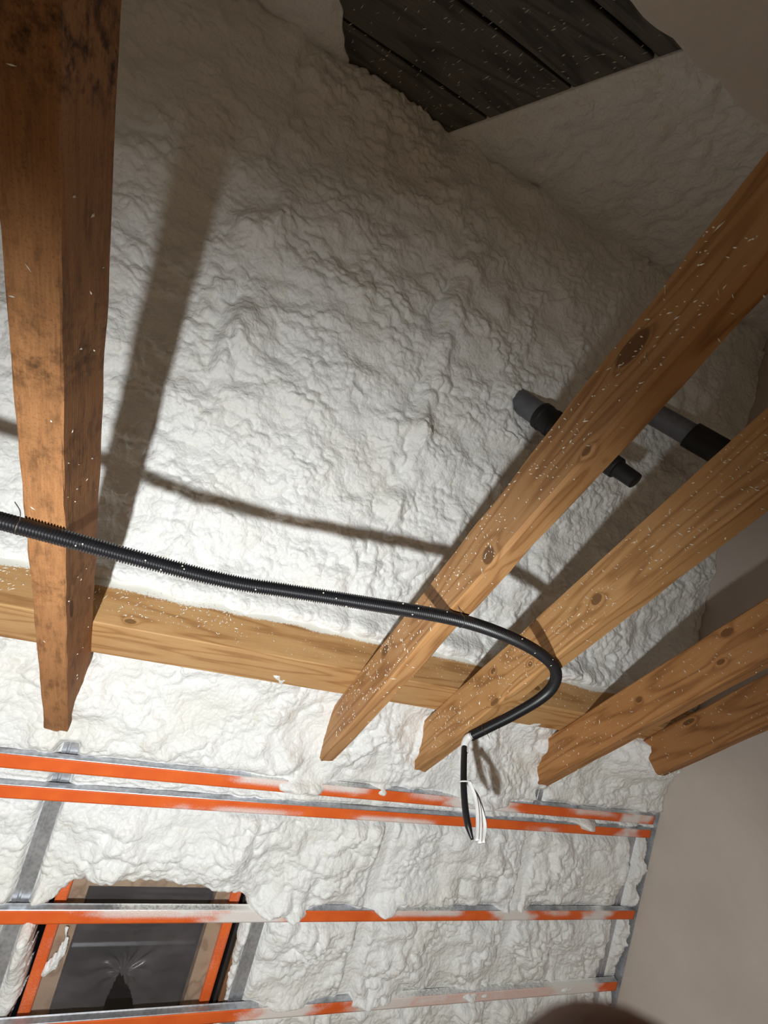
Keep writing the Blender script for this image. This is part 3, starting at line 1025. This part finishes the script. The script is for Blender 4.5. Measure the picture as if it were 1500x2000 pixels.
# ------------------------------------------------------------------ drain pipes coming through the foam
def pipe(p0, p1, r, secs, label, seed):
    p0, p1 = np.array(p0, float), np.array(p1, float)
    root = empty('drain_pipe', p1)
    tag(root, label, 'pipe', 'pipes coming through the roof foam')
    L = np.linalg.norm(p1 - p0); d = (p1 - p0) / L
    for name, a, b, r0, r1, m, ribs in secs:
        n = 60
        t = np.linspace(a, b, n)
        rad = np.linspace(r0, r1, n)
        if ribs:
            rad = rad + .004 * (np.sin((t - a) / (b - a) * ribs * 2 * math.pi) > .2)
        rad[0] *= .93; rad[-1] *= .90
        V, F = sweep(p0 + d * (t * L)[:, None], rad, 36)
        build(name, V, F, m, root, smooth=True)
    return root


pipe((1.13, .60, 2.32), (1.535, .50, 1.45), .06,
     [('sleeve', 0, .42, .062, .062, GREYPVC, 0), ('coupling', .38, .62, .068, .066, RUBBER, 3), ('reducer', .60, .90, .056, .050, RUBBER, 2), ('end_cap', .88, 1.0, .040, .036, RUBBER, 0)],
     'grey drain pipe with black stepped end, nearer to the conduit', 1)
pipe((2.02, .36, 2.33), (2.50, .30, 1.70), .06,
     [('sleeve', 0, .52, .064, .064, GREYPVC, 0), ('coupling', .42, .80, .076, .074, RUBBER, 0), ('reducer', .78, 1.0, .07, .055, RUBBER, 2)],
     'grey drain pipe with thick black coupling, nearer to the gable wall', 2)


# ------------------------------------------------------------------ the fingertip that slipped over the edge of the lens
def finger():
    def cw(p): return R @ np.asarray(p, float)
    tip = np.array([.0156, .0457, .025])
    axis = [tip + np.array(d) for d in ((-.0005, -.0098, -.001), (-.0003, -.0085, -.0008), (0, -.005, 0), (.0003, .002, .0008), (.001, .012, .002), (.002, .022, .004), (.004, .036, .008), (.007, .052, .014), (.012, .070, .024))]
    rad = [.001, .0055, .0095, .0112, .0108, .0103, .0108, .0105, .0112]
    P, L = spline([cw(a) for a in axis], 60)
    q = np.linspace(0, 1, 60)
    dd = np.r_[0, np.cumsum([np.linalg.norm(axis[i + 1] - axis[i]) for i in range(8)])]
    r = np.interp(q, dd / dd[-1], rad)
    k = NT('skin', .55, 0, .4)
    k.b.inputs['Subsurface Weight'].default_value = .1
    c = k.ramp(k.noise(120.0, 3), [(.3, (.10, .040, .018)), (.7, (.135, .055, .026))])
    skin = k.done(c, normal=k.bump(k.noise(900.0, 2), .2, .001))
    root = empty('finger', cw(axis[-1]))
    tag(root, 'dark fingertip intruding at the bottom edge beside the gable wall', 'person')
    V, F = sweep(P, r, 28)
    build('finger_body', V, F, skin, root, smooth=True)
    # nail on the side away from the lens
    away = cw(np.array([.1, .0, 1.0])); away /= np.linalg.norm(away)
    side = np.cross(away, (P[20] - P[5]) / np.linalg.norm(P[20] - P[5]))
    W = []
    for i in range(6, 24):
        for a in np.linspace(-.8, .8, 9):
            W.append(P[i] + (r[i] + .0004) * (math.cos(a) * away + math.sin(a) * side))
    build('nail', np.array(W), grid_faces(9, 18), mat_plain('fingernail', (.55, .36, .28), .3), root, smooth=True)


finger()
